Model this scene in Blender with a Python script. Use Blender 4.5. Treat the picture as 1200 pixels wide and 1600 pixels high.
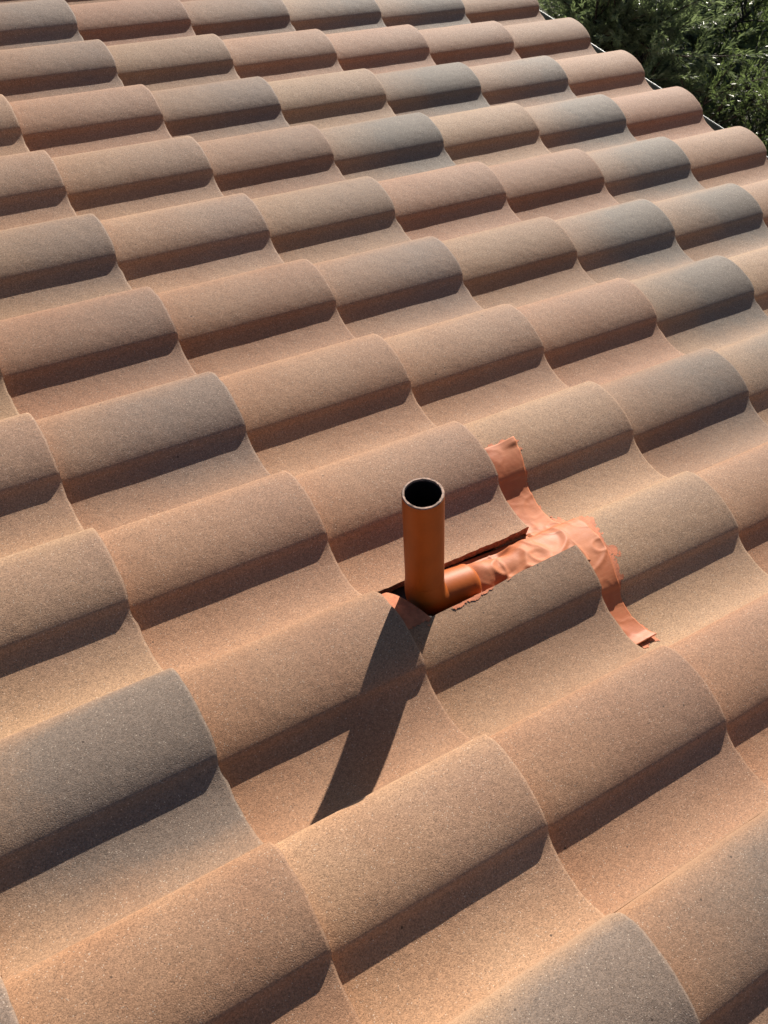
import bpy, bmesh, math, random
from mathutils import Vector, Matrix, noise
import numpy as np

for o in list(bpy.data.objects):
    bpy.data.objects.remove(o)
scene = bpy.context.scene
COL = scene.collection

# ------------------------------------------------------------------ frames
PITCH = math.radians(15.5)                 # roof slope; the roof falls towards +X
ORIGIN = Vector((0.0, 0.0, 3.45))          # roof frame origin in the world
ROOF = Matrix.Translation(ORIGIN) @ Matrix.Rotation(PITCH, 4, 'Y')
def rw(x, y, z):                           # roof frame -> world
    return ROOF @ Vector((x, y, z))
def rdir(v):
    return (ROOF.to_3x3() @ Vector(v)).normalized()

# ------------------------------------------------------------------ camera
cam_data = bpy.data.cameras.new("camera")
cam = bpy.data.objects.new("camera", cam_data)
COL.objects.link(cam)
Rr = Vector((0.82431795, -0.53666932, 0.18023861))      # image right
Rd = Vector((-0.27721849, -0.66023424, -0.69802626))    # image down
Rf = Vector((0.49360898, 0.5254301, -0.69301759))       # forward
cm = Matrix((( Rr.x, -Rd.x, -Rf.x, -0.40622),
             ( Rr.y, -Rd.y, -Rf.y, -0.64563),
             ( Rr.z, -Rd.z, -Rf.z, 1.26862),
             (0, 0, 0, 1)))
cam.matrix_world = ROOF @ cm
cam_data.sensor_fit = 'VERTICAL'
cam_data.sensor_height = 36.0
cam_data.lens = 1570.94 / 1600 * 36.0
cam_data.clip_start = 0.02
cam_data.clip_end = 2000
cam_data.dof.use_dof = True
cam_data.dof.focus_distance = 1.8
cam_data.dof.aperture_fstop = 22.0
scene.camera = cam

# ------------------------------------------------------------------ sky, sun, exposure
SUN = rdir((0.586, 0.598, 0.547))
elev = math.asin(SUN.z)
azim = math.atan2(SUN.x, SUN.y)
world = bpy.data.worlds.new("World"); scene.world = world
world.use_nodes = True
wn = world.node_tree.nodes; wl = world.node_tree.links
sky = wn.new('ShaderNodeTexSky'); sky.sky_type = 'NISHITA'; sky.sun_disc = False
sky.sun_elevation = elev; sky.sun_rotation = azim
sky.air_density = 0.75; sky.dust_density = 0.5
wl.new(sky.outputs[0], wn['Background'].inputs[0])
wn['Background'].inputs[1].default_value = 0.05
sd = bpy.data.lights.new("sun", 'SUN'); sd.energy = 5.0; sd.angle = math.radians(0.5)
sd.color = (1.0, 0.915, 0.81)
sun = bpy.data.objects.new("sun", sd); COL.objects.link(sun)
sun.rotation_euler = SUN.to_track_quat('Z', 'Y').to_euler()
sun.location = ORIGIN + SUN * 30
scene.view_settings.view_transform = 'Standard'
scene.view_settings.look = 'None'
scene.view_settings.exposure = 1.33
scene.view_settings.gamma = 1.0
scene.view_settings.use_curve_mapping = False
scene.render.engine = 'CYCLES'

# ------------------------------------------------------------------ helpers
def new_mesh(name, verts, faces, mat=None, smooth=True, sharp=40):
    me = bpy.data.meshes.new(name)
    me.from_pydata([tuple(v) for v in verts], [], faces)
    me.update()
    if smooth:
        me.polygons.foreach_set('use_smooth', [True] * len(me.polygons))
        if sharp:
            me.set_sharp_from_angle(angle=math.radians(sharp))
    if mat:
        me.materials.append(mat)
    return me
def obj(name, me, parent=None, matrix=None):
    o = bpy.data.objects.new(name, me)
    COL.objects.link(o)
    if parent is not None:
        o.parent = parent
    if matrix is not None:
        o.matrix_local = matrix
    return o
def tag(o, label=None, cat=None, group=None, kind=None):
    if label: o['label'] = label
    if cat: o['category'] = cat
    if group: o['group'] = group
    if kind: o['kind'] = kind
    return o
def pn(x, y, z=0.0, s=1.0):
    return noise.noise(Vector((x * s, y * s, z * s + 11.3)))
def smooth01(t):
    t = max(0.0, min(1.0, t)); return t * t * (3 - 2 * t)

# ------------------------------------------------------------------ materials
class NT:
    def __init__(self, name):
        self.m = bpy.data.materials.new(name); self.m.use_nodes = True
        self.t = self.m.node_tree; self.n = self.t.nodes; self.l = self.t.links
        self.b = self.n['Principled BSDF']; self.out = self.n['Material Output']
    def node(self, typ, **kw):
        nd = self.n.new(typ)
        for k, v in kw.items(): setattr(nd, k, v)
        return nd
    def put(self, sock, v):
        if hasattr(v, 'is_linked') or isinstance(v, bpy.types.NodeSocket): self.l.new(v, sock)
        else: sock.default_value = v
    def math(self, op, a, b=None, clamp=False):
        nd = self.node('ShaderNodeMath', operation=op, use_clamp=clamp)
        self.put(nd.inputs[0], a)
        if b is not None: self.put(nd.inputs[1], b)
        return nd.outputs[0]
    def ramp(self, v, lo, hi, a=0.0, b=1.0):
        nd = self.node('ShaderNodeMapRange', interpolation_type='SMOOTHSTEP')
        self.put(nd.inputs[0], v)
        for i, q in enumerate((lo, hi, a, b)): nd.inputs[i + 1].default_value = q
        return nd.outputs[0]
    def mix(self, f, a, b, mode='MIX'):
        nd = self.node('ShaderNodeMix', data_type='RGBA', blend_type=mode)
        self.put(nd.inputs[0], f)
        self.put(nd.inputs[6], a if not isinstance(a, tuple) else (*a, 1) if len(a) == 3 else a)
        self.put(nd.inputs[7], b if not isinstance(b, tuple) else (*b, 1) if len(b) == 3 else b)
        return nd.outputs[2]
    def noise(self, vec, scale, detail=2, rough=0.5):
        nd = self.node('ShaderNodeTexNoise'); self.l.new(vec, nd.inputs['Vector'])
        nd.inputs['Scale'].default_value = scale; nd.inputs['Detail'].default_value = detail
        nd.inputs['Roughness'].default_value = rough
        return nd.outputs['Fac']
    def voro(self, vec, scale):
        nd = self.node('ShaderNodeTexVoronoi'); self.l.new(vec, nd.inputs['Vector'])
        nd.inputs['Scale'].default_value = scale
        return nd
    def bump(self, h, strength, dist, normal=None):
        nd = self.node('ShaderNodeBump'); nd.inputs['Strength'].default_value = strength
        nd.inputs['Distance'].default_value = dist; self.l.new(h, nd.inputs['Height'])
        if normal is not None: self.l.new(normal, nd.inputs['Normal'])
        return nd.outputs[0]

def tile_material():
    """Sanded concrete: terracotta base, brown or grey spray ('flash') that is heaviest on the
    roll and towards the lower end; amount and hue come from each tile's own properties."""
    n = NT("concrete_tile")
    tc = n.node('ShaderNodeTexCoord'); oi = n.node('ShaderNodeObjectInfo')
    sep = n.node('ShaderNodeSeparateXYZ'); n.l.new(tc.outputs['Object'], sep.inputs[0])
    X, Y = sep.outputs[0], sep.outputs[1]
    off = n.node('ShaderNodeVectorMath', operation='SCALE')
    off.inputs[0].default_value = (13.7, 7.1, 3.3); n.l.new(n.math('MULTIPLY', oi.outputs['Random'], 0.9), off.inputs['Scale'])
    vec = n.node('ShaderNodeVectorMath', operation='ADD')
    n.l.new(tc.outputs['Object'], vec.inputs[0]); n.l.new(off.outputs[0], vec.inputs[1])
    vec = vec.outputs[0]
    def at(name):
        a = n.node('ShaderNodeAttribute', attribute_type='OBJECT', attribute_name=name); return a.outputs['Fac']
    flash, grey, warm, tan, val = at('flash'), at('grey'), at('warm'), at('tan'), at('value')
    # base clay tint
    big = n.noise(vec, 7.0, 3, 0.55)
    base = n.mix(n.ramp(big, 0.35, 0.68), (0.292, 0.153, 0.079), (0.328, 0.190, 0.106))
    base = n.mix(warm, base, (0.300, 0.138, 0.077))
    base = n.mix(tan, base, (0.335, 0.228, 0.132))
    # spray: along the length, across the roll, cloudy
    along = n.ramp(X, -0.40, -0.03, 0.30, 1.12)
    roll1 = n.ramp(Y, -0.125, -0.015, 0.32, 1.0)
    roll2 = n.ramp(Y, 0.105, 0.17, 1.0, 0.35)
    cloud = n.ramp(n.noise(vec, 11.0, 4, 0.6), 0.25, 0.75, 0.78, 1.08)
    fl = n.math('MULTIPLY', n.math('MULTIPLY', along, roll1), n.math('MULTIPLY', roll2, cloud))
    fl = n.math('MULTIPLY', fl, n.math('MULTIPLY', flash, 1.25), clamp=True)
    # speckled edge of the spray
    spray = n.noise(vec, 420.0, 2, 0.6)
    fl = n.math('ADD', fl, n.math('MULTIPLY', n.math('SUBTRACT', spray, 0.5), n.math('MULTIPLY', fl, 0.9)), clamp=True)
    fcol = n.mix(grey, (0.250, 0.147, 0.102), (0.158, 0.130, 0.104))
    c = n.mix(fl, base, fcol)
    # grains
    g1 = n.voro(vec, 540.0); g2 = n.voro(vec, 950.0)
    sepc = n.node('ShaderNodeSeparateColor'); n.l.new(g1.outputs['Color'], sepc.inputs[0])
    sepd = n.node('ShaderNodeSeparateColor'); n.l.new(g2.outputs['Color'], sepd.inputs[0])
    gr = n.math('ADD', n.math('MULTIPLY', sepc.outputs[0], 0.46), n.math('MULTIPLY', sepd.outputs[0], 0.44))
    gr = n.math('ADD', gr, 0.55)
    grc = n.node('ShaderNodeCombineColor')
    for i in range(3): n.l.new(gr, grc.inputs[i])
    c = n.mix(1.0, c, grc.outputs[0], 'MULTIPLY')
    white = n.math('GREATER_THAN', sepc.outputs[1], 0.966)
    white = n.math('MULTIPLY', white, n.ramp(g1.outputs['Distance'], 0.25, 0.55, 1.0, 0.0))
    c = n.mix(n.math('MULTIPLY', white, 0.6), c, (0.58, 0.49, 0.39))
    dark = n.math('GREATER_THAN', sepc.outputs[2], 0.94)
    dark = n.math('MULTIPLY', dark, n.ramp(g1.outputs['Distance'], 0.2, 0.5, 1.0, 0.0))
    c = n.mix(n.math('MULTIPLY', dark, 0.75), c, (0.07, 0.045, 0.035))
    # worn, unsprayed rims: lower end and the side lap
    wob = n.noise(vec, 160.0, 3, 0.6)
    rim = n.ramp(n.math('ADD', X, n.math('MULTIPLY', wob, 0.006)), -0.0015, 0.003, 0.0, 1.0)
    lap = n.math('ADD', n.ramp(n.math('ADD', Y, n.math('MULTIPLY', wob, 0.006)), 0.164, 0.172), n.ramp(n.math('SUBTRACT', Y, n.math('MULTIPLY', wob, 0.006)), -0.1415, -0.1365, 1.0, 0.0), clamp=True)
    c = n.mix(n.math('MULTIPLY', n.math('ADD', n.math('MULTIPLY', rim, 0.6), lap, clamp=True), 0.30), c, (0.40, 0.25, 0.150))
    # scattered dark specks and faint scuffs
    sp = n.voro(vec, 34.0); seps = n.node('ShaderNodeSeparateColor'); n.l.new(sp.outputs['Color'], seps.inputs[0])
    spk = n.math('MULTIPLY', n.math('GREATER_THAN', seps.outputs[0], 0.80), n.ramp(n.math('ADD', sp.outputs['Distance'], n.math('MULTIPLY', wob, 0.08)), 0.085, 0.12, 1.0, 0.0))
    c = n.mix(n.math('MULTIPLY', spk, 0.8), c, (0.045, 0.03, 0.022))
    scf = n.ramp(n.noise(vec, 22.0, 5, 0.72), 0.62, 0.80)
    c = n.mix(n.math('MULTIPLY', scf, 0.28), c, (0.40, 0.27, 0.17))
    vv = n.node('ShaderNodeCombineColor')
    for i in range(3): n.l.new(val, vv.inputs[i])
    c = n.mix(1.0, c, vv.outputs[0], 'MULTIPLY')
    n.l.new(c, n.b.inputs['Base Color'])
    n.b.inputs['Roughness'].default_value = 0.75
    n.b.inputs['Diffuse Roughness'].default_value = 0.5
    n.b.inputs['Sheen Weight'].default_value = 0.04; n.b.inputs['Sheen Roughness'].default_value = 0.45
    n.b.inputs['Sheen Tint'].default_value = (1.0, 0.86, 0.70, 1)
    n.b.inputs['Specular IOR Level'].default_value = 0.18
    h = n.math('ADD', n.math('MULTIPLY', g1.outputs['Distance'], -1.0), n.math('MULTIPLY', n.noise(vec, 650.0, 3, 0.65), 1.2))
    h = n.math('SUBTRACT', h, n.math('MULTIPLY', dark, 1.5))
    b1 = n.bump(n.noise(vec, 35.0, 4, 0.55), 0.35, 0.004)
    n.l.new(n.bump(h, 0.32, 0.0010, b1), n.b.inputs['Normal'])
    return n.m

def plain(name, col, rough=0.6, metal=0.0, spec=0.5, vary=0.15, scale=30.0, bump=0.0, bscale=80.0, bdist=0.001, coat=0.0):
    n = NT(name)
    tc = n.node('ShaderNodeTexCoord'); v = tc.outputs['Object']
    f = n.noise(v, scale, 4, 0.6)
    lo = tuple(x * (1 - vary) for x in col); hi = tuple(min(1, x * (1 + vary)) for x in col)
    n.l.new(n.mix(n.ramp(f, 0.3, 0.7), lo, hi), n.b.inputs['Base Color'])
    n.b.inputs['Roughness'].default_value = rough; n.b.inputs['Metallic'].default_value = metal
    n.b.inputs['Specular IOR Level'].default_value = spec
    if coat: n.b.inputs['Coat Weight'].default_value = coat; n.b.inputs['Coat Roughness'].default_value = 0.25
    if bump: n.l.new(n.bump(n.noise(v, bscale, 4, 0.6), bump, bdist), n.b.inputs['Normal'])
    return n.m

def membrane_material():
    n = NT("painted_membrane")
    tc = n.node('ShaderNodeTexCoord'); v = tc.outputs['Object']
    f = n.noise(v, 16.0, 4, 0.6)
    c = n.mix(n.ramp(f, 0.35, 0.7), (0.290, 0.082, 0.028), (0.330, 0.110, 0.043))
    thin = n.ramp(n.noise(v, 26.0, 3, 0.55), 0.60, 0.74)
    c = n.mix(n.math('MULTIPLY', thin, 0.55), c, (0.285, 0.092, 0.030))
    st = n.node('ShaderNodeMapping'); n.l.new(v, st.inputs[0]); st.inputs['Scale'].default_value = (25, 420, 60)
    brush = n.noise(st.outputs[0], 1.0, 3, 0.6)
    c = n.mix(n.math('MULTIPLY', n.ramp(brush, 0.5, 0.75), 0.22), c, (0.42, 0.195, 0.10))
    n.l.new(c, n.b.inputs['Base Color'])
    n.l.new(n.ramp(f, 0.3, 0.7, 0.56, 0.72), n.b.inputs['Roughness'])
    n.b.inputs['Specular IOR Level'].default_value = 0.28
    b1 = n.bump(n.noise(v, 40.0, 2, 0.5), 0.20, 0.004)
    n.l.new(n.bump(brush, 0.12, 0.001, b1), n.b.inputs['Normal'])
    return n.m

def leaf_material(name, c1, c2):
    n = NT(name)
    geo = n.node('ShaderNodeNewGeometry')
    c = n.mix(geo.outputs['Random Per Island'], c1, c2)
    n.l.new(c, n.b.inputs['Base Color'])
    n.b.inputs['Roughness'].default_value = 0.36
    n.b.inputs['Specular IOR Level'].default_value = 0.6
    tr = n.node('ShaderNodeBsdfTranslucent'); n.l.new(n.mix(0.5, c, (0.16, 0.22, 0.05)), tr.inputs[0])
    mx = n.node('ShaderNodeMixShader'); mx.inputs[0].default_value = 0.48
    n.l.new(n.b.outputs[0], mx.inputs[1]); n.l.new(tr.outputs[0], mx.inputs[2])
    n.l.new(mx.outputs[0], n.out.inputs[0])
    return n.m

M_TILE = tile_material()
M_CUT = plain("cut_tile_edge", (0.20, 0.075, 0.045), 0.85, vary=0.45, scale=140, bump=0.6, bscale=400, bdist=0.002)
M_DECK = plain("roof_felt", (0.030, 0.028, 0.027), 0.95, vary=0.3, scale=60)
M_WOOD = plain("painted_fascia", (0.55, 0.47, 0.37), 0.7, vary=0.08)
M_STUCCO = plain("stucco", (0.55, 0.46, 0.36), 0.95, vary=0.1, scale=12, bump=0.5, bscale=150, bdist=0.004)
M_GUTTER = plain("gutter_enamel", (0.060, 0.080, 0.072), 0.40, spec=0.5, vary=0.2, scale=25)
M_LIP = plain("gutter_lip", (0.22, 0.245, 0.24), 0.5, metal=0.1, vary=0.15, scale=50)
M_PIPE = plain("brown_pipe_paint", (0.262, 0.058, 0.004), 0.55, spec=0.25, vary=0.10, scale=18, bump=0.10, bscale=60, bdist=0.003)
M_RIM = plain("bare_pipe_rim", (0.22, 0.13, 0.09), 0.7, vary=0.55, scale=160, bump=0.5, bscale=300)
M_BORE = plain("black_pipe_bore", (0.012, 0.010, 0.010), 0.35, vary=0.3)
M_MEMB = membrane_material()
M_PAINT = plain("peach_paint", (0.360, 0.118, 0.055), 0.75, spec=0.25, vary=0.22, scale=90, bump=0.55, bscale=700, bdist=0.0012)
M_BARK = plain("bark", (0.045, 0.032, 0.024), 0.95, vary=0.4, scale=25, bump=0.8, bscale=50, bdist=0.02)
M_LEAF = leaf_material("needle_green", (0.095, 0.125, 0.078), (0.160, 0.190, 0.130))
M_LEAF2 = leaf_material("needle_dark", (0.036, 0.054, 0.029), (0.078, 0.100, 0.058))
def ground_material():
    n = NT("garden_ground")
    tc = n.node('ShaderNodeTexCoord'); v = tc.outputs['Object']
    c = n.mix(n.ramp(n.noise(v, 1.4, 5, 0.6), 0.35, 0.65), (0.030, 0.040, 0.016), (0.045, 0.036, 0.024))
    c = n.mix(n.ramp(n.noise(v, 24.0, 4, 0.7), 0.5, 0.75), c, (0.035, 0.048, 0.018))
    n.l.new(c, n.b.inputs['Base Color']); n.b.inputs['Roughness'].default_value = 1.0
    n.l.new(n.bump(n.noise(v, 30.0, 4, 0.7), 0.8, 0.03), n.b.inputs['Normal'])
    return n.m
M_GROUND = ground_material()

# ------------------------------------------------------------------ tile profile
L = 0.380           # exposed length
W = 0.310           # cover width
HEAD = 0.070        # head lap
STEP = 0.0240       # rise of each course over the next
TH = 0.0120
PTS = [(-0.1398, -0.0175), (-0.126, -0.0256), (-0.110, -0.0310), (-0.089, -0.0335), (-0.067, -0.0320), (-0.048, -0.0284),
       (-0.034, -0.0243), (-0.023, -0.0198), (-0.014, -0.0146), (-0.009, -0.0105), (-0.0055, -0.0062), (-0.003, -0.0012), (-0.001, 0.0026), (0.002, 0.0056),
       (0.010, 0.0110), (0.022, 0.0172), (0.043, 0.0246), (0.063, 0.0290), (0.087, 0.0318), (0.110, 0.0316), (0.132, 0.0284), (0.148, 0.0222),
       (0.160, 0.0118), (0.1705, -0.0170)]
PX = np.array([a for a, b in PTS]); PZ = np.array([b for a, b in PTS])
def _pchip():
    h = np.diff(PX); d = np.diff(PZ) / h; m = np.zeros(len(PX))
    for i in range(1, len(PX) - 1):
        m[i] = (d[i - 1] * h[i] + d[i] * h[i - 1]) / (h[i] + h[i - 1])
    m[0] = d[0]; m[-1] = d[-1]
    return m
PM = _pchip()
def prof(y):
    y = max(PX[0], min(PX[-1], y))
    i = int(min(len(PX) - 2, max(0, np.searchsorted(PX, y) - 1)))
    h = PX[i + 1] - PX[i]; t = (y - PX[i]) / h
    return ((2*t**3 - 3*t**2 + 1) * PZ[i] + (t**3 - 2*t**2 + t) * h * PM[i]
            + (-2*t**3 + 3*t**2) * PZ[i + 1] + (t**3 - t**2) * h * PM[i + 1])
def roof_z(x, y, col_x, lift=0.0):
    """height of the tile of the course whose lower end is at col_x, at roof position x, y"""
    v = math.floor((y + 0.140) / W)
    return prof(y - v * W) + (x - col_x) * STEP / L + lift

def tile_mesh(name, seed, lip=True, keep=None, warp=None, cut_sides=False, nx=16, ymin=-1.0):
    rnd = random.Random(seed)
    ys = []
    for i in range(len(PX) - 1):
        k = 2
        if PX[i] < -0.05: k = 2
        for j in range(k): ys.append(PX[i] + (PX[i + 1] - PX[i]) * j / k)
    ys.append(PX[-1])
    for extra in (-0.1382, 0.1690):
        ys.append(extra)
    if keep: ys.append(keep[1]); ys.append(keep[1] + 0.004)
    if ymin > -1: ys = [q for q in ys if q > ymin + 0.002] + [ymin]
    ys = sorted(set(round(float(q), 5) for q in ys))
    xs = [-(L + HEAD) + (L + HEAD - 0.010) * i / nx for i in range(nx + 1)] + [-0.005, -0.0022, -0.0008, 0.0]
    if keep: xs += [keep[0], keep[0] + 0.006]
    xs = sorted(set(round(q, 5) for q in xs))
    grid_y = [(y, prof(y), 0.0) for y in ys]
    if lip:
        grid_y = [(-0.163, -0.0310, 0), (-0.1403, -0.0305, 0)] + grid_y
    nxv, nyv = len(xs), len(grid_y)
    top, bot = [], []
    for i, x in enumerate(xs):
        for j, (y, z, _) in enumerate(grid_y):
            edge = smooth01((x + 0.012) / 0.012)
            X = x + edge * (0.0014 * pn(y, seed, 0, 60) + 0.0009 * pn(y, seed, 3, 210) - 0.0075 * max(0.0, pn(y, seed, 9, 37) - 0.40))
            if y > 0.170: yy = y + 0.0005 * pn(x, seed, 5, 70) + 0.0005 * pn(x, seed, 8, 240)
            elif -0.1390 > y > -0.1399: yy = y + 0.0005 * pn(x, seed, 7, 70)
            else: yy = y
            Z = z + x * STEP / L + 0.0006 * pn(x, y, seed, 14)
            if x > -0.001: Z -= 0.0012
            elif x > -0.003: Z -= 0.0003
            if y > 0.170: Z -= 0.0006
            if -0.1390 > y > -0.1399: Z -= 0.0008
            if warp: X, yy, Z = warp(X, yy, Z, x, y)
            top.append((X, yy, Z))
            tb = TH + 0.0065 * smooth01((x + 0.07) / 0.05) * smooth01((0.150 - y) / 0.02) if y > -0.14 else 0.008
            if not lip and y < -0.08: tb = max(tb, 0.0165)
            bot.append((X, yy, Z - tb))
    off = len(top); verts = top + bot; faces = []; cutfaces = set()
    def ok(i, j):
        if not (0 <= i < nxv - 1 and 0 <= j < nyv - 1): return False
        if keep:
            xc = 0.5 * (xs[i] + xs[i + 1]); yc = 0.5 * (grid_y[j][0] + grid_y[j + 1][0])
            if xc > keep[0] and yc > keep[1]: return False
        return True
    I = lambda i, j: i * nyv + j
    for i in range(nxv - 1):
        for j in range(nyv - 1):
            if not ok(i, j): continue
            a, b, c, d = I(i, j), I(i + 1, j), I(i + 1, j + 1), I(i, j + 1)
            faces.append((a, b, c, d)); faces.append((a + off, d + off, c + off, b + off))
            for (di, dj, p, q) in ((0, -1, a, b), (1, 0, b, c), (0, 1, c, d), (-1, 0, d, a)):
                if not ok(i + di, j + dj):
                    if cut_sides and ((keep and (dj == 1 or di == 1) and grid_y[j][0] > 0.0 and i < nxv - 2 and not (dj == 1 and grid_y[j][0] > 0.16)) or (not keep and dj == -1)):
                        cutfaces.add(len(faces))
                    faces.append((p, p + off, q + off, q))
    me = new_mesh(name, verts, faces, M_TILE, True, 38)
    if cut_sides:
        me.materials.append(M_CUT)
        for k in cutfaces: me.polygons[k].material_index = 1
    return me

# ------------------------------------------------------------------ house: roof deck, tiles, fascia, gutter, wall
house = bpy.data.objects.new("house", None); COL.objects.link(house)
house.location = (0, 0, 0)
tag(house, "house with a sloping roof of tan, brown and grey barrel-shaped concrete tiles", "house")

U0, U1, V0, V1 = -4, 7, -5, 14
COFF = {-3: 0.02, -2: 0.03, -1: 0.036, 0: 0.0099, 1: -0.0066, 2: 0.0018, 3: -0.0043, 4: -0.0049, 5: -0.0051, 6: 0.0034, 7: 0.0058}
def col_x(u): return u * L + COFF.get(u, 0.0)
def box_mesh(name, lo, hi, mat, bev=0.0):
    bm = bmesh.new(); bmesh.ops.create_cube(bm, size=1.0)
    for v in bm.verts:
        v.co = Vector([lo[k] + (v.co[k] + 0.5) * (hi[k] - lo[k]) for k in range(3)])
    if bev: bmesh.ops.bevel(bm, geom=list(bm.edges), offset=bev, segments=2, affect='EDGES')
    me = bpy.data.meshes.new(name); bm.to_mesh(me); bm.free(); me.materials.append(mat)
    return me
XA, XB = U0 * L - 0.45, U1 * L + 0.0
YA, YB = V0 * W - 0.16, (V1 + 1) * W - 0.13
roof = obj("roof", box_mesh("roof_deck", (XA, YA, -0.105), (XB - 0.03, YB, -0.082), M_DECK), house, ROOF)
tag(roof, "sloping roof deck laid with overlapping sanded concrete tiles")
obj("fascia_board", box_mesh("fascia", (XB - 0.028, YA, -0.27), (XB - 0.004, YB, -0.070), M_WOOD, 0.002), house, ROOF)

random.seed(7)
variants = [tile_mesh("tile_mesh_%d" % k, 3.7 * k + 1.1) for k in range(4)]

def cut_warp(X, yy, Z, x, y):
    # the saw cut wanders a little; the head of the slot is cut slantwise
    if y > 0.055:
        t = smooth01((x + 0.360) / 0.02) * smooth01((-0.25 - x) / 0.06)
        X += t * (0.085 - y) * 0.35
    if 0.035 < y < 0.0715:
        yy += 0.013 * smooth01((y - 0.035) / 0.035) * max(0.0, min(1.0, (x + 0.337) / 0.337)); Z += prof(yy) - prof(y)
    if 0.060 < y < 0.0715: yy += 0.0022 * pn(x, 2.0, 1, 18) + 0.0008 * pn(x, 5.0, 1, 160)
    return X, yy, Z
CUT_Y = 0.0710
def cut_y(x): return CUT_Y + 0.013 * max(0.0, min(1.0, (x - 0.425) / 0.337))
mesh_cut_roll = tile_mesh("cut_roll_tile", 21.0, lip=True, keep=(-0.337, CUT_Y), warp=cut_warp, cut_sides=True, nx=30)
def chip_warp(X, yy, Z, x, y):
    if y < -0.1065:
        yy += 0.0016 * pn(x, 9.0, 1, 45) + 0.0011 * pn(x, 4.0, 1, 190)
        Z += 0.0012 * pn(x, 6.0, 1, 120)
        if x > -0.02: yy += 0.0015
    return X, yy, Z
mesh_cut_pan = tile_mesh("cut_pan_tile", 27.0, lip=False, ymin=-0.1170, warp=chip_warp, cut_sides=True, nx=60)

# flash amount, greyness of the spray, per tile (course, row) as seen in the photograph
LOOK = {(0, 0): (1.25, .80), (1, -2): (1.2, .75), (2, -2): (.95, .75), (1, 2): (.85, .55), (4, 5): (1.0, 1.0), (5, 6): (1.0, 1.0),
        (6, 6): (.75, .9), (6, 5): (.95, 1.0), (6, 4): (1.0, 1.0), (5, 3): (1.0, 1.0), (6, 3): (.9, 1.0), (5, 2): (1.0, .95),
        (2, 4): (.75, .5), (2, 8): (.9, .7), (5, 8): (.8, .9), (6, 8): (1.0, 1.0), (4, 8): (.6, .7), (3, 3): (.7, .55), (4, 1): (.7, .8),
        (5, 1): (.9, .9), (3, 6): (.75, .55), (1, 4): (.6, .55), (2, 6): (.5, .2), (0, 1): (.62, .12), (0, 2): (.68, .15), (0, -1): (.42, .12),
        (1, 1): (.50, .05), (1, 0): (.40, .15), (1, -1): (.55, .10), (2, -1): (.60, .12), (2, 0): (.45, .35), (2, 1): (.55, .3), (3, 0): (.50, .45),
        (3, 1): (.42, .35), (2, 2): (.30, .2), (3, 2): (.50, .25), (2, 3): (.36, .1), (1, 3): (.60, .4), (1, 5): (.5, .5), (2, 5): (.55, .4), (2, 7): (.6, .6),
        (4, 3): (.30, .5), (4, 2): (.36, .4), (3, 5): (.5, .5), (4, 4): (.35, .3), (5, 5): (.30, .2), (5, 4): (.30, .3), (3, 4): (.6, .5),
        (7, 8): (.25, .3), (7, 7): (.25, .2), (7, 6): (.25, .2), (7, 5): (.28, .2), (7, 4): (.30, .2), (6, 7): (.4, .2), (5, 7): (.45, .2),
        (4, 7): (.45, .3), (3, 7): (.5, .2), (4, 6): (.4, .3), (3, 8): (.5, .1), (-1, -1): (1.0, .7), (3, -1): (.5, .3), (4, 0): (.5, .4)}
rt = random.Random(5)
for v in range(V0, V1 + 1):
    for u in range(U0, U1 + 1):
        me = variants[rt.randrange(4)]
        r = [rt.random() for _ in range(8)]
        fl, gy = LOOK.get((u, v), (0.2 + 0.5 * r[0] ** 1.3, 0.6 * r[1]))
        dx = dz = 0.0; rz = (r[2] - .5) * 0.010
        if (u, v) == (2, 0): me = mesh_cut_roll; rz = 0.0
        elif (u, v) == (2, 1): me = mesh_cut_pan; rz = 0.0
        else: dx = (r[4] - .5) * 0.006; dz = (r[7] - .5) * 0.0016
        o = obj("roof_tile", me, roof, Matrix.Translation((col_x(u) + dx, v * W + (r[5] - .5) * 0.0010, dz)) @ Matrix.Rotation(rz * 0.6, 4, 'Z') @ Matrix.Rotation((r[6] - .5) * 0.010, 4, 'X'))
        o['flash'] = fl if gy > 0.5 else fl * 0.75; o['grey'] = gy; o['warm'] = 0.05 + 0.75 * r[3] ** 1.5 * (1 - gy); o['tan'] = 0.75 * r[7] * (1 - r[3]); o['value'] = 0.90 + 0.22 * r[6]
        if (u, v) == (2, 0): o['label'] = "barrel tile with a slot sawn out of its roll for the vent pipe"
        if (u, v) == (2, 1): o['label'] = "tile above the slot with its cut side edge exposed"

# gutter along the eave
def strip_mesh(name, prof_pts, ya, yb, mat, n=2):
    verts, faces = [], []
    k = len(prof_pts)
    for i in range(n):
        y = ya + (yb - ya) * i / (n - 1)
        for (x, z) in prof_pts: verts.append((x, y, z))
    for i in range(n - 1):
        for j in range(k - 1):
            faces.append((i*k + j, i*k + j + 1, (i+1)*k + j + 1, (i+1)*k + j))
    return new_mesh(name, verts, faces, mat, True, 30)
gx = 2.781
outer = [(XB - 0.002, -0.080), (XB - 0.002, -0.175), (XB + 0.075, -0.170), (gx - 0.004, -0.110), (gx, -0.066), (gx - 0.001, -0.062)]
inner = [(gx - 0.003, -0.066), (gx - 0.007, -0.110), (XB + 0.073, -0.167), (XB + 0.002, -0.171), (XB + 0.002, -0.080), (XB - 0.002, -0.080)]
gut = obj("gutter", strip_mesh("gutter_trough", outer + inner, YA, YB, M_GUTTER), house, ROOF)
tag(gut, "dark metal gutter with a bright thin lip along the eave")
lip_prof = [(gx + 0.0030*math.cos(a), -0.0625 + 0.0032*math.sin(a)) for a in [i*math.pi/5 for i in range(11)]]
obj("gutter_lip", strip_mesh("gutter_lip", lip_prof, YA, YB, M_LIP), gut)
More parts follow.
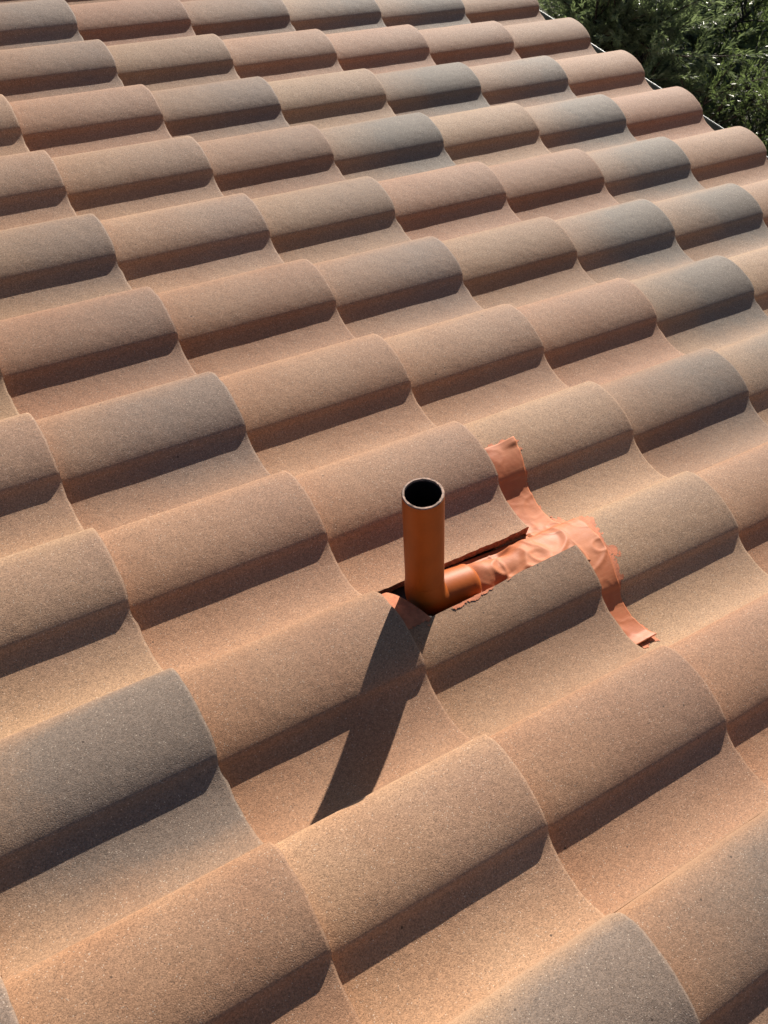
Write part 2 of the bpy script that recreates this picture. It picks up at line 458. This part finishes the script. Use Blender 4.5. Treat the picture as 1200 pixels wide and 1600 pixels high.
for k in range(8):
    y = YA + 0.35 + k * 0.80
    obj("gutter_hanger", box_mesh("hanger", (XB + 0.003, y, -0.074), (gx - 0.003, y + 0.022, -0.071), M_LIP), gut)
# wall below the eave, out of the camera's sight but carrying the roof
ez = rw(XB, 0, 0).z
w0 = rw(XB - 0.45, 0, 0).x
wall = obj("wall", box_mesh("house_wall", (w0 - 3.4, YA + 0.1, 0.002), (w0, YB - 0.1, ez - 0.12), M_STUCCO, 0.004), house)

# ------------------------------------------------------------------ vent pipe
def frame_from(dirv):
    d = Vector(dirv).normalized(); a = Vector((0, 1, 0)); x = a.cross(d).normalized(); y = d.cross(x); return x, y, d
def sweep(path, radii, seg=40, cap=False):
    verts, faces = [], []
    n = len(path); prevx = None
    for i, p in enumerate(path):
        p = Vector(p)
        d = (Vector(path[min(n-1, i+1)]) - Vector(path[max(0, i-1)])).normalized()
        ref = Vector((0, 1, 0)); x = ref.cross(d)
        x = x.normalized(); y = d.cross(x).normalized()
        for k in range(seg):
            a = 2*math.pi*k/seg
            verts.append(p + (x*math.cos(a) + y*math.sin(a)) * radii[i])
    for i in range(n-1):
        for k in range(seg):
            k2 = (k+1) % seg
            faces.append((i*seg+k, i*seg+k2, (i+1)*seg+k2, (i+1)*seg+k))
    if cap: faces.append(tuple(range(seg))[::-1]); faces.append(tuple((n-1)*seg + k for k in range(seg)))
    return verts, faces
PB = Vector((0.462, 0.127, -0.012))                 # pipe axis at the tile plane (roof frame)
PD = Vector((-0.235, 0.056, 1.0)).normalized()   # nearly plumb
PH = 0.263
R0 = 0.0328
pipe = bpy.data.objects.new("vent_pipe", None); COL.objects.link(pipe)
pipe.matrix_world = ROOF @ Matrix.Translation(PB)
tag(pipe, "short open vent pipe painted orange-brown rising from a slot in the tiles", "pipe")
P = lambda t: PD * t
path = [P(0.018 + (PH - 0.018) * i / 12) for i in range(13)]
vs, fs = sweep(path, [R0] * 13, 48)
# outer skin only, the cut rim and the bore are separate parts
obj("pipe", new_mesh("pipe_shell", vs, fs, M_PIPE, True, 60), pipe)
def rim_verts():
    verts, faces = [], []
    seg = 48; x, y, d = frame_from(PD)
    rr = random.Random(3)
    for k in range(seg):
        a = 2*math.pi*k/seg
        e = (x*math.cos(a) + y*math.sin(a))
        j = 0.0006 * pn(math.cos(a)*3, math.sin(a)*3, 1.0, 1.6)
        verts += [P(PH - 0.0005) + e * (R0 + 0.0001), P(PH + 0.0012 + j) + e * (R0 - 0.0012), P(PH + 0.0012 + j) + e * (R0 - 0.0036 - abs(j) * 3), P(PH - 0.004) + e * (R0 - 0.0044)]
    for k in range(seg):
        k2 = (k+1) % seg
        for q in range(3): faces.append((k*4+q, k2*4+q, k2*4+q+1, k*4+q+1))
    return verts, faces
vs, fs = rim_verts(); obj("rim", new_mesh("pipe_rim", vs, fs, M_RIM, True, 50), pipe)
vs, fs = sweep([P(PH - 0.003 - (PH - 0.03) * i / 6) for i in range(7)], [R0 - 0.0044] * 7, 40)
fs = [f[::-1] for f in fs] + [tuple(6*40 + k for k in range(40))]
obj("bore", new_mesh("pipe_bore", vs, fs, M_BORE, True, 60), pipe)
# elbow turning from the pipe to run down the slope beneath the membrane
BX = Vector((1.0, -0.02, -0.06)).normalized()
c0 = P(0.050); c1 = Vector((0.050, -0.001, -0.008))
path = [];
ctrl = [P(0.056), P(0.030), P(0.004) + Vector((0.004, 0, 0)), Vector((0.022, 0, -0.010)), Vector((0.045, 0, -0.011)), Vector((0.075, -0.001, -0.012)), Vector((0.104, -0.002, -0.013))]
def bez(c, n):
    out = []
    for i in range(n + 1):
        t = i / n * (len(c) - 1); k = min(len(c) - 2, int(t)); t -= k
        p0, p1, p2, p3 = c[max(0, k-1)], c[k], c[k+1], c[min(len(c)-1, k+2)]
        out.append(0.5 * ((2*p1) + (p2-p0)*t + (2*p0-5*p1+4*p2-p3)*t*t + (3*p1-p0-3*p2+p3)*t**3))
    return out
path = bez(ctrl, 30)
rad = []
for i in range(31):
    t = i / 30
    r_ = R0 + 0.0002 + 0.0026 * smooth01(t / 0.35)
    if t > 0.90: r_ += 0.0006 * math.sin((t - 0.90) / 0.10 * math.pi)
    rad.append(r_)
rad[-1] = 0.029; rad[-2] = 0.0332
vs, fs = sweep(path, rad, 48, cap=True)
vs = [v + v.normalized() * 0.0007 * pn(v.x, v.y, v.z, 45) for v in vs]
obj("elbow", new_mesh("pipe_elbow", vs, fs, M_PIPE, True, 50), pipe)

# ------------------------------------------------------------------ flashing membrane, tape and paint
flash = bpy.data.objects.new("flashing_tape", None); COL.objects.link(flash)
flash.matrix_world = ROOF @ Matrix.Translation((0.79, 0.12, 0.02))
tag(flash, "copper coloured crinkled flashing tape stuck across the tiles behind the pipe", "tape")
def fl_obj(name, me):
    o = obj(name, me, flash); o.matrix_local = Matrix.Translation((-0.79, -0.12, -0.02)); return o
CX3 = col_x(3)
def surf3(x, y): return roof_z(x, y, CX3)
def wrinkle(x, y, a=1.0):
    s = 0.0
    s += 0.0050 * pn(x, y, 2.0, 15)
    s += 0.0040 * max(0.0, 1 - abs(pn(x * .7 + y * .6, y - x * .5, 5.0, 15)) * 4.5) ** 1.4
    s += 0.0020 * max(0.0, 1 - abs(pn(x * .9 - y * .4, y + x * .8, 9.0, 24)) * 5) ** 1.4
    s += 0.0005 * pn(x, y, 8.0, 80) - 0.0018
    return s * a
def slot_z(x, y):
    """membrane lying in the slot, draped over the elbow branch and rising onto the next tile"""
    yc = PB.y - 0.004
    t = smooth01((x - 0.545) / 0.05)
    d = abs(y - yc)
    r = 0.0375 * (1 - 0.55 * smooth01((x - 0.55) / 0.14))
    hump = math.sqrt(max(0.0, r*r - d*d)) if d < r else 0.0
    zc = -0.024 - 0.004 * smooth01((x - .5) / .1)
    lo = zc + hump * (0.25 + 0.75 * t) if x > 0.52 else zc - 0.02
    side = -0.020 - 0.030 * smooth01((y - 0.140) / 0.04) + 0.028 * smooth01((0.100 - y) / 0.035)
    z = max(lo, side)
    up = smooth01((x - 0.575) / 0.095) * (1 - smooth01((y - 0.130) / 0.02)) + smooth01((x - 0.650) / 0.030) * smooth01((y - 0.130) / 0.02)
    z = z * (1 - up) + (surf3(x, y) + 0.0035) * up
    return z
def build_slot():
    verts, faces = [], []; nx, ny = 96, 46
    for i in range(nx + 1):
        x = 0.535 + (0.798 - 0.535) * i / nx
        for j in range(ny + 1):
            y = 0.055 + (0.190 - 0.055) * j / ny
            z = slot_z(x, y) + wrinkle(x, y, 1.0 * smooth01((x - 0.55) / 0.04) * (1 - 0.6 * smooth01((x - 0.76) / 0.03))) + 0.0015
            if x > 0.672: z = max(z, surf3(x, y) + 0.0012)
            if y > 0.165 and x < col_x(2): z = min(z, max(surf3(x, y) + 0.002, -0.055))
            z -= 0.0065 * smooth01((x - 0.776) / 0.018)
            # stay below the tiles beside the slot
            if y < cut_y(x) + 0.004 and x < col_x(2) + 0.002: z = min(z, roof_z(x, y, col_x(2)) - 0.0205)
            verts.append((x, y, z))
    for i in range(nx):
        for j in range(ny):
            a = i*(ny+1)+j; faces.append((a, a+ny+1, a+ny+2, a+1))
    return new_mesh("membrane", verts, faces, M_MEMB, True, 0)
me = build_slot(); o = fl_obj("membrane", me)
sm = o.modifiers.new("thick", 'SOLIDIFY'); sm.thickness = 0.0012; sm.offset = -1
def tape_edges(y):
    """left and right edge (x) of the tape across the slope"""
    lo = 0.7575
    hi = float(np.interp(y, [-.11, -.054, -.027, .013, .077, .127, .224, .296, .354, .37], [.826, .811, .812, .815, .829, .833, .831, .836, .848, .850]))
    hi += 0.0020 * pn(y, 1.0, 0, 30) + 0.0009 * pn(y, 7.0, 0, 110)
    return lo, hi
def build_tape():
    verts, faces = [], []; nx, ny = 26, 200
    for j in range(ny + 1):
        y = -0.106 + (0.368 + 0.116) * j / ny
        lo, hi = tape_edges(y)
        for i in range(nx + 1):
            s = i / nx; x = lo + (hi - lo) * s
            # bridge the concave corners slightly: average of the profile round y
            z = sum(surf3(x, y + q) for q in (-.012, -.006, 0, .006, .012)) / 5
            z = max(z, surf3(x, y)) + 0.0028
            flat = 0.40 + 0.75 * smooth01((y - 0.02) / 0.05) * smooth01((0.225 - y) / 0.04)
            z += max(0.0, wrinkle(x, y, 0.6 * flat) + 0.0008) * smooth01(s / 0.25)
            if 0.07 < y < 0.195: z -= 0.0075 * (1 - smooth01(s / 0.32)) * smooth01((y - 0.07) / 0.012) * smooth01((0.195 - y) / 0.012)
            # lifted tail end and lifted corner
            if y < -0.085: z += 0.006 * smooth01((-0.085 - y) / 0.021) * (0.3 + 0.7 * s)
            if y > 0.356: z += 0.0045 * smooth01((y - 0.356) / 0.012) * smooth01((s - .55) / .4)
            verts.append((x, y, z))
    for j in range(ny):
        for i in range(nx):
            a = j*(nx+1)+i; faces.append((a, a+1, a+nx+2, a+nx+1))
    return new_mesh("tape", verts, faces, M_MEMB, True, 0)
o = fl_obj("tape_strip", build_tape())
sm = o.modifiers.new("thick", 'SOLIDIFY'); sm.thickness = 0.0012; sm.offset = -1
def paint_mesh(name, x0, x1, y0, y1, dens, zfun, cell=0.0014, seed=0.0):
    verts, faces, idx = [], [], {}
    nx = int((x1-x0)/cell); ny = int((y1-y0)/cell)
    def vi(i, j):
        if (i, j) not in idx:
            x = x0+i*cell; y = y0+j*cell; idx[(i, j)] = len(verts); verts.append((x, y, zfun(x, y) + 0.0009))
        return idx[(i, j)]
    for i in range(nx):
        for j in range(ny):
            x = x0+(i+.5)*cell; y = y0+(j+.5)*cell
            k = 0.55*pn(x, y, seed, 45) + 0.40*pn(x, y, seed+3, 110) + 0.30*pn(x, y, seed+5, 260)
            if k + dens(x, y) > 0.0: faces.append((vi(i,j), vi(i+1,j), vi(i+1,j+1), vi(i,j+1)))
    return new_mesh(name, verts, faces, M_PAINT, True, 0)
def dens_edge(x, y):
    lo, hi = tape_edges(max(-0.106, min(0.368, y)))
    d = x - hi
    amt = 0.10 + 0.9 * max(0, pn(y, 3.0, 0, 16))
    if -0.02 < y < 0.23: amt += 1.5 * smooth01((y + 0.02) / 0.03) * smooth01((0.23 - y) / 0.03)
    if y > 0.35: amt += 0.9
    if y < -0.10: amt += 0.35
    if d < 0:
        if y > 0.368: return 0.65 - (y - 0.368) / 0.020
        if y < -0.106: return 0.50 - (-0.106 - y) / 0.022
        return 0.3
    ex = 0
    if y > 0.368: ex = (y - 0.368) / 0.022
    if y < -0.106: ex = (-0.106 - y) / 0.02
    return 0.34 * amt - d / (0.012 + 0.010 * amt) - ex
fl_obj("paint_smear", paint_mesh("paint_smear", 0.785, 0.885, -0.145, 0.425, dens_edge, surf3, 0.0011))
CX2 = col_x(2)
def surf2(x, y): return roof_z(x, y, CX2)
def dens_head(x, y):
    d = min((0.436 - x) / 0.02, (y - 0.045) / 0.02)
    if y > CUT_Y - 0.002: return 0.7 if x < CX2 - 0.337 + (0.085 - y) * 0.35 - 0.001 else -3
    return 0.35 - max(0, (cut_y(x) - y) / 0.016) - max(0, (x - 0.420) / 0.012)
fl_obj("paint_smear", paint_mesh("paint_head", 0.362, 0.50, 0.02, 0.168, dens_head, surf2, 0.0011, 2.0))
def dens_cut(x, y):
    if y > cut_y(x) - 0.0012: return -3
    return 0.02 + 0.9 * max(0, 1 - abs(x - 0.515) / 0.050) - (cut_y(x) - y) / 0.010 - max(0, (x - 0.60) / 0.04)
fl_obj("paint_smear", paint_mesh("paint_cut", 0.44, 0.70, 0.035, 0.086, dens_cut, surf2, 0.0010, 4.0))

# ------------------------------------------------------------------ ground
gm = new_mesh("ground", [(-400, -400, 0), (400, -400, 0), (400, 400, 0), (-400, 400, 0)], [(0, 1, 2, 3)], M_GROUND, False)
tag(obj("ground", gm), kind="structure")

# ------------------------------------------------------------------ trees beyond the eave
def tube(verts, faces, path, radii, seg=7):
    base = len(verts); n = len(path)
    for i, p in enumerate(path):
        d = (path[min(n-1, i+1)] - path[max(0, i-1)])
        d = d.normalized() if d.length > 1e-6 else Vector((0, 0, 1))
        x = d.orthogonal().normalized(); y = d.cross(x)
        for k in range(seg):
            a = 2*math.pi*k/seg; verts.append(p + (x*math.cos(a) + y*math.sin(a)) * radii[i])
    for i in range(n-1):
        for k in range(seg):
            k2 = (k+1) % seg
            faces.append((base+i*seg+k, base+i*seg+k2, base+(i+1)*seg+k2, base+(i+1)*seg+k))
def make_tree(loc, height, spread, seed, label, mat, nlimb=16, plume=0.42, dens=1.25, needle=0.050):
    rnd = random.Random(seed)
    root = bpy.data.objects.new("feathery_tree", None); COL.objects.link(root); root.location = loc
    tag(root, label, "tree", "trees beyond the eave")
    tv, tf = [], []
    def wander(p, d, ln, n, bend, up):
        pts = [p.copy()]; d = d.normalized()
        for i in range(n):
            d = (d + Vector((rnd.gauss(0, bend), rnd.gauss(0, bend), rnd.gauss(0, bend) + up))).normalized()
            p = p + d * (ln / n); pts.append(p.copy())
        return pts
    trunk = wander(Vector((0, 0, 0)), Vector((0, 0, 1)), height * 0.82, 9, 0.09, 0.05)
    tube(tv, tf, trunk, [0.11 * height / 4 * (1 - 0.09 * i) for i in range(10)], 9)
    lv, lf = [], []
    def needles(pts, scale):
        n = len(pts)
        cnt = int(34 * dens * len(pts) / 5)
        for q in range(cnt):
            t = rnd.random() ** 0.8 * (n - 1); k = min(n-2, int(t)); f = t - k
            p = pts[k].lerp(pts[k+1], f); ax = (pts[k+1] - pts[k]).normalized()
            side = ax.orthogonal(); side.rotate(Matrix.Rotation(rnd.random()*6.283, 3, ax)); side.normalize()
            d = (ax * rnd.uniform(0.7, 1.2) + side * rnd.uniform(0.25, 0.65)).normalized()
            w = d.cross(Vector((rnd.gauss(0,1), rnd.gauss(0,1), rnd.gauss(0,1)))).normalized() * rnd.uniform(0.0026, 0.0046) * scale
            ln = needle * scale * rnd.uniform(0.6, 1.25) * (1.1 - 0.45 * t / (n - 1))
            mid = p + d * ln * 0.5 + Vector((0, 0, rnd.uniform(-.004, .002)))
            b = len(lv)
            lv.extend([p, mid + w, p + d * ln - Vector((0, 0, .006 * scale)), mid - w]); lf.append((b, b+1, b+2, b+3))
    for li in range(nlimb):
        t = 0.10 + 0.90 * (li + rnd.random()) / nlimb
        k = min(8, int(t * 9)); p = trunk[k].lerp(trunk[k+1], t*9 - k) if k < 9 else trunk[9]
        a = li * 2.399 + rnd.gauss(0, .3)
        up = 0.25 + 0.9 * t
        d = Vector((math.cos(a), math.sin(a), up))
        ln = spread * (1.15 - 0.65 * t) * rnd.uniform(0.8, 1.15)
        limb = wander(p, d, ln, 6, 0.16, 0.03)
        tube(tv, tf, limb, [0.030 * (1 - 0.14 * i) * height / 4 for i in range(7)], 6)
        nb = int(11 * dens ** .5) + 3
        for bi in range(nb):
            s = 0.18 + 0.82 * (bi + rnd.random()) / nb
            k = min(5, int(s * 6)); bp = limb[k].lerp(limb[k+1], s*6 - k)
            bd = (limb[k+1] - limb[k]).normalized()
            bd = (bd * 0.8 + Vector((rnd.gauss(0, .65), rnd.gauss(0, .65), rnd.gauss(0.25, .45)))).normalized()
            br = wander(bp, bd, plume * rnd.uniform(0.7, 1.3), 5, 0.12, 0.02)
            tube(tv, tf, br, [0.007, 0.006, 0.005, 0.004, 0.003, 0.002], 4)
            for pi_ in range(7):
                s2 = 0.1 + 0.9 * (pi_ + rnd.random()) / 7
                k2 = min(4, int(s2 * 5)); pp = br[k2].lerp(br[k2+1], s2*5 - k2)
                pd = ((br[k2+1] - br[k2]).normalized() + Vector((rnd.gauss(0, .30), rnd.gauss(0, .30), rnd.gauss(.08, .25)))).normalized()
                sp = wander(pp, pd, plume * 0.50 * rnd.uniform(0.6, 1.2), 4, 0.10, -0.02)
                needles(sp, 1.0)
    obj("trunk", new_mesh("trunk", tv, tf, M_BARK, True, 0), root)
    obj("crown", new_mesh("crown", lv, lf, mat, False), root)
    return root
TREES = [((3.78, 3.50, 0), 2.10, 0.62, 3, "pale green feathery tree rising closest behind the gutter", M_LEAF, 30),
         ((5.25, 3.95, 0), 1.85, 0.95, 8, "dark green feathery tree filling the top right corner", M_LEAF2, 28),
         ((4.60, 2.62, 0), 1.35, 0.70, 14, "low dark shrubby tree below the gutter at the right edge", M_LEAF2, 24),
         ((4.42, 3.12, 0), 1.72, 0.55, 41, "sparse tree with bare dark limbs at the top right", M_LEAF2, 6)]
for (loc, h, sp, sd_, lab, mat, nl) in TREES:
    make_tree(loc, h, sp, sd_, lab, mat, nl, needle=0.062 if mat is M_LEAF else 0.05, dens=1.25 if nl > 8 else 0.5)
